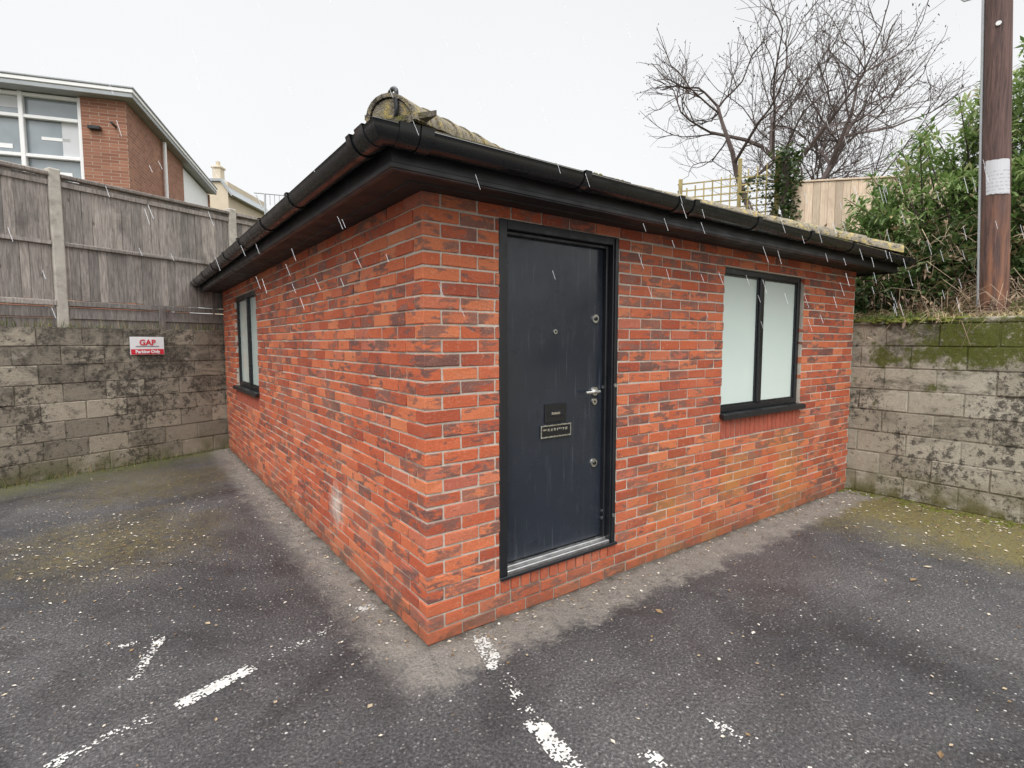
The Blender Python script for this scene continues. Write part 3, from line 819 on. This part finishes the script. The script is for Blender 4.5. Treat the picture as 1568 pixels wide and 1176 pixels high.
# ---------- background house left ----------
bh=empty('brick_house')
def mk_hbrick():
    m=M('house_brick',.9,spec=.2)
    tc=m.n('ShaderNodeTexCoord').outputs['Object']
    sp=m.n('ShaderNodeSeparateXYZ');m.set(sp.inputs[0],tc);cb=m.n('ShaderNodeCombineXYZ')
    m.set(cb.inputs[0],m.math('ADD',sp.outputs[0],sp.outputs[1]));m.set(cb.inputs[1],sp.outputs[2])
    b=m.n('ShaderNodeTexBrick');m.set(b.inputs['Vector'],cb.outputs[0]);b.inputs['Scale'].default_value=1
    b.inputs['Brick Width'].default_value=.225;b.inputs['Row Height'].default_value=.075;b.inputs['Mortar Size'].default_value=.006
    m.set(b.inputs['Color1'],(.23,.10,.065));m.set(b.inputs['Color2'],(.35,.165,.105));m.set(b.inputs['Mortar'],(.36,.29,.23))
    c=m.mix(m.mr(m.noise(1.2,4),.4,.7,0,.4),b.outputs['Color'],(.20,.10,.07))
    return m.fin(c,None,m.bump(b.outputs['Fac'],-.3,.01))
HB=mk_hbrick()
WF=simple('white_window_frame',(.78,.78,.77),.5,var=.05);GF=simple('grey_roof_fascia',(.33,.35,.36),.6,var=.2,scale=3)
def mk_glass():
    m=M('window_glass',.06);c=m.mix(m.noise(1.1,3),(.10,.13,.15),(.34,.38,.40));m.b.inputs['Specular IOR Level'].default_value=.9;return m.fin(c)
GL=mk_glass();CURT=simple('pale_blind',(.55,.56,.57),.8,var=.15,scale=2)
A=RL(-9.1,12.9)
fd=Vector((RL(-.954,-.3)[0]-RL(0,0)[0],RL(-.954,-.3)[1]-RL(0,0)[1],0)).normalized()
sdv=Vector((RL(-.3,.954)[0]-RL(0,0)[0],RL(-.3,.954)[1]-RL(0,0)[1],0)).normalized()
A3=Vector((A[0],A[1],-.26))
def hm(u,d,z): return tuple(A3+fd*u+sdv*d+Vector((0,0,z)))
w=MB()
def hb(a,b,mat,bev=0): w.box(a,b,mat,bev,hm)
hb((0,0,1.6),(.9,.3,7.55),HB);hb((.9,.0,1.6),(9,.3,5.55),HB);hb((6.2,0,5.55),(9,.3,7.55),HB)
hb((0,.3,1.6),(.3,4.6,7.55),HB);hb((.3,4.3,1.6),(9,4.6,7.5),HB);hb((8.7,.3,1.6),(9,4.3,7.5),HB)
w.obj('house_walls',bh)
w=MB()
hb((.9,.18,5.55),(6.2,.2,7.55),GL)
for i in range(5):
    u=.9+i*1.12;hb((u-.0,.06,5.55),(u+.09,.17,7.55),WF,.01)
for z in (5.55,6.12,6.98,7.46): hb((.99,.075,z),(6.2,.165,z+.075),WF,.008)
hb((.85,-.05,5.47),(6.2,.1,5.549),WF,.01)
hb((.99,.171,6.2),(1.35,.176,6.98),CURT);hb((2.1,.171,7.2),(6.1,.176,7.46),CURT)
hb((1.2,.171,6.55),(1.75,.176,6.62),WF);hb((2.3,.171,6.3),(2.95,.176,6.4),WF);hb((1.2,.171,5.75),(1.8,.176,5.85),WF)
w.obj('house_windows',bh)
w=MB()
hb((-.22,-.25,7.56),(9.4,8.2,7.66),GF,.01);hb((-.24,-.27,7.665),(9.4,8.2,7.75),WF,.01);hb((-.26,-.29,7.755),(9.4,8.2,7.80),GF,.01)
w.obj('house_flat_roof',bh)
w=MB();w.tube([hm(-.08,2.5,1.8),hm(-.08,2.5,7.5)],.05,10,WF);hb((.05,4.62,1.6),(.3,8.0,7.5),WF);hb((.0,8.0,1.6),(5,8.1,7.5),HB)
w.obj('house_downpipe_and_panel',bh)
w=MB();w.tube([hm(.22,-.02,6.95),hm(.22,-.25,6.95)],.03,8,BLACK);hb((.5,-.12,6.82),(.75,-.005,6.90),BLACK,.01);w.obj('house_security_camera',bh)
rh=empty('rendered_house');REND=simple('cream_render',(.58,.50,.38),.9,var=.12,scale=2)
def rm(u,d,z):
    r,l=RL(-15.4+u,26+d);return (r,l,z-.35)
w=MB();w.box((0,0,2.1),(1.75,4,9.7),REND,0,rm)
vs=[rm(*p) for p in ((-.1,-.1,9.7),(1.45,-.1,9.7),(1.95,-.1,9.0),(-.1,4,9.7),(1.45,4,9.7),(1.95,4,9.0),(-.1,-.1,9.82),(1.5,-.1,9.82),(2.02,-.1,9.05),(-.1,4,9.82),(1.5,4,9.82),(2.02,4,9.05))]
w.add(vs,[(0,1,7,6),(1,2,8,7),(6,7,10,9),(7,8,11,10),(3,4,10,9),(4,5,11,10),(2,5,11,8),(0,6,9,3)],GF);w.obj('rendered_walls',rh)
w=MB();w.box((.75,.5,9.7),(1.15,.9,10.5),REND,.02,rm);w.box((.70,.45,10.5),(1.20,.95,10.6),REND,.02,rm);w.tube([rm(.95,.7,10.6),rm(.95,.7,10.85)],.10,12,REND);w.obj('chimney',rh)
w=MB()
def am(u,z): r,l=RL(-6.95+u,15);return (r,l,z)
w.tube([am(0,1.8),am(.1,5.75)],.025,6,GALV);w.tube([am(-.2,5.78),am(.75,5.70)],.018,6,GALV);w.tube([am(-.15,5.72),am(.1,5.2)],.015,6,GALV)
for k in range(5): w.tube([am(.1+k*.13,5.72),am(.1+k*.13,5.45)],.01,5,GALV)
w.obj('rooftop_aerial')

# ---------- rain ----------
m=M('raindrop_streak',.2);m.b.inputs['Alpha'].default_value=.55;RAIN=m.fin((.9,.92,.95))
w=MB();random.seed(3)
for i in range(420):
    X=U(-1.8,3.2);Y=U(1.3,4.5);z=U(1.7,3.0);r,l=RL(X,Y)
    if r>-.5 and l>-.5: continue
    ln=U(.025,.06)*Y/2;k=U(.2,.4);w.tube([(r,l,z),(r-k*ln,l+.2*ln,z+ln)],.0005*Y/2+.0003,4,RAIN)
w.obj('falling_rain',recalc=False)

# ---------- world, sun, camera ----------
wd=bpy.data.worlds.new('World');scene.world=wd;wd.use_nodes=True;nt=wd.node_tree;nt.nodes.clear()
out=nt.nodes.new('ShaderNodeOutputWorld');sky=nt.nodes.new('ShaderNodeTexSky');sky.sky_type='NISHITA';sky.sun_disc=False
SE=math.radians(48)
sky.sun_elevation=SE;sky.air_density=1;sky.dust_density=6
hs=nt.nodes.new('ShaderNodeHueSaturation');hs.inputs['Saturation'].default_value=.15;nt.links.new(sky.outputs[0],hs.inputs['Color'])
b1=nt.nodes.new('ShaderNodeBackground');b1.inputs[1].default_value=.05;nt.links.new(hs.outputs[0],b1.inputs[0])
tc=nt.nodes.new('ShaderNodeTexCoord');sx=nt.nodes.new('ShaderNodeSeparateXYZ');nt.links.new(tc.outputs['Generated'],sx.inputs[0])
rp=nt.nodes.new('ShaderNodeMapRange');rp.interpolation_type='SMOOTHSTEP';nt.links.new(sx.outputs[2],rp.inputs[0])
for i,v in enumerate((.52,1.0,.80,3.6)): rp.inputs[i+1].default_value=v
nz=nt.nodes.new('ShaderNodeTexNoise');nz.inputs['Scale'].default_value=1.6;nt.links.new(tc.outputs['Generated'],nz.inputs['Vector'])
mz=nt.nodes.new('ShaderNodeMapRange');nt.links.new(nz.outputs[0],mz.inputs[0])
for i,v in enumerate((.3,.7,.97,1.03)): mz.inputs[i+1].default_value=v
mu=nt.nodes.new('ShaderNodeMath');mu.operation='MULTIPLY';nt.links.new(rp.outputs[0],mu.inputs[0]);nt.links.new(mz.outputs[0],mu.inputs[1])
b2=nt.nodes.new('ShaderNodeBackground');b2.inputs[0].default_value=(.98,.99,1,1);nt.links.new(mu.outputs[0],b2.inputs[1])
ad=nt.nodes.new('ShaderNodeAddShader');nt.links.new(b1.outputs[0],ad.inputs[0]);nt.links.new(b2.outputs[0],ad.inputs[1]);nt.links.new(ad.outputs[0],out.inputs[0])
sl=bpy.data.lights.new('overcast_sun','SUN');sl.energy=1.4;sl.angle=math.radians(40);sl.color=(1,.99,.97);so=bpy.data.objects.new('overcast_sun',sl);scene.collection.objects.link(so)
dirv=Vector((-.70*math.cos(SE),-.70*math.cos(SE),math.sin(SE))).normalized()
so.rotation_euler=dirv.to_track_quat('Z','Y').to_euler()
sky.sun_rotation=math.atan2(dirv.x,dirv.y)
cam=bpy.data.cameras.new('camera');co=bpy.data.objects.new('camera',cam);scene.collection.objects.link(co)
co.location=(-1.246,-2.463,1.63);co.rotation_euler=(math.radians(90-4.46),0,-math.atan2(.592,.806));cam.lens=18.55;cam.sensor_width=36;cam.clip_end=1000;cam.clip_start=.05
scene.camera=co
scene.view_settings.view_transform='Standard';scene.view_settings.look='None';scene.view_settings.exposure=0
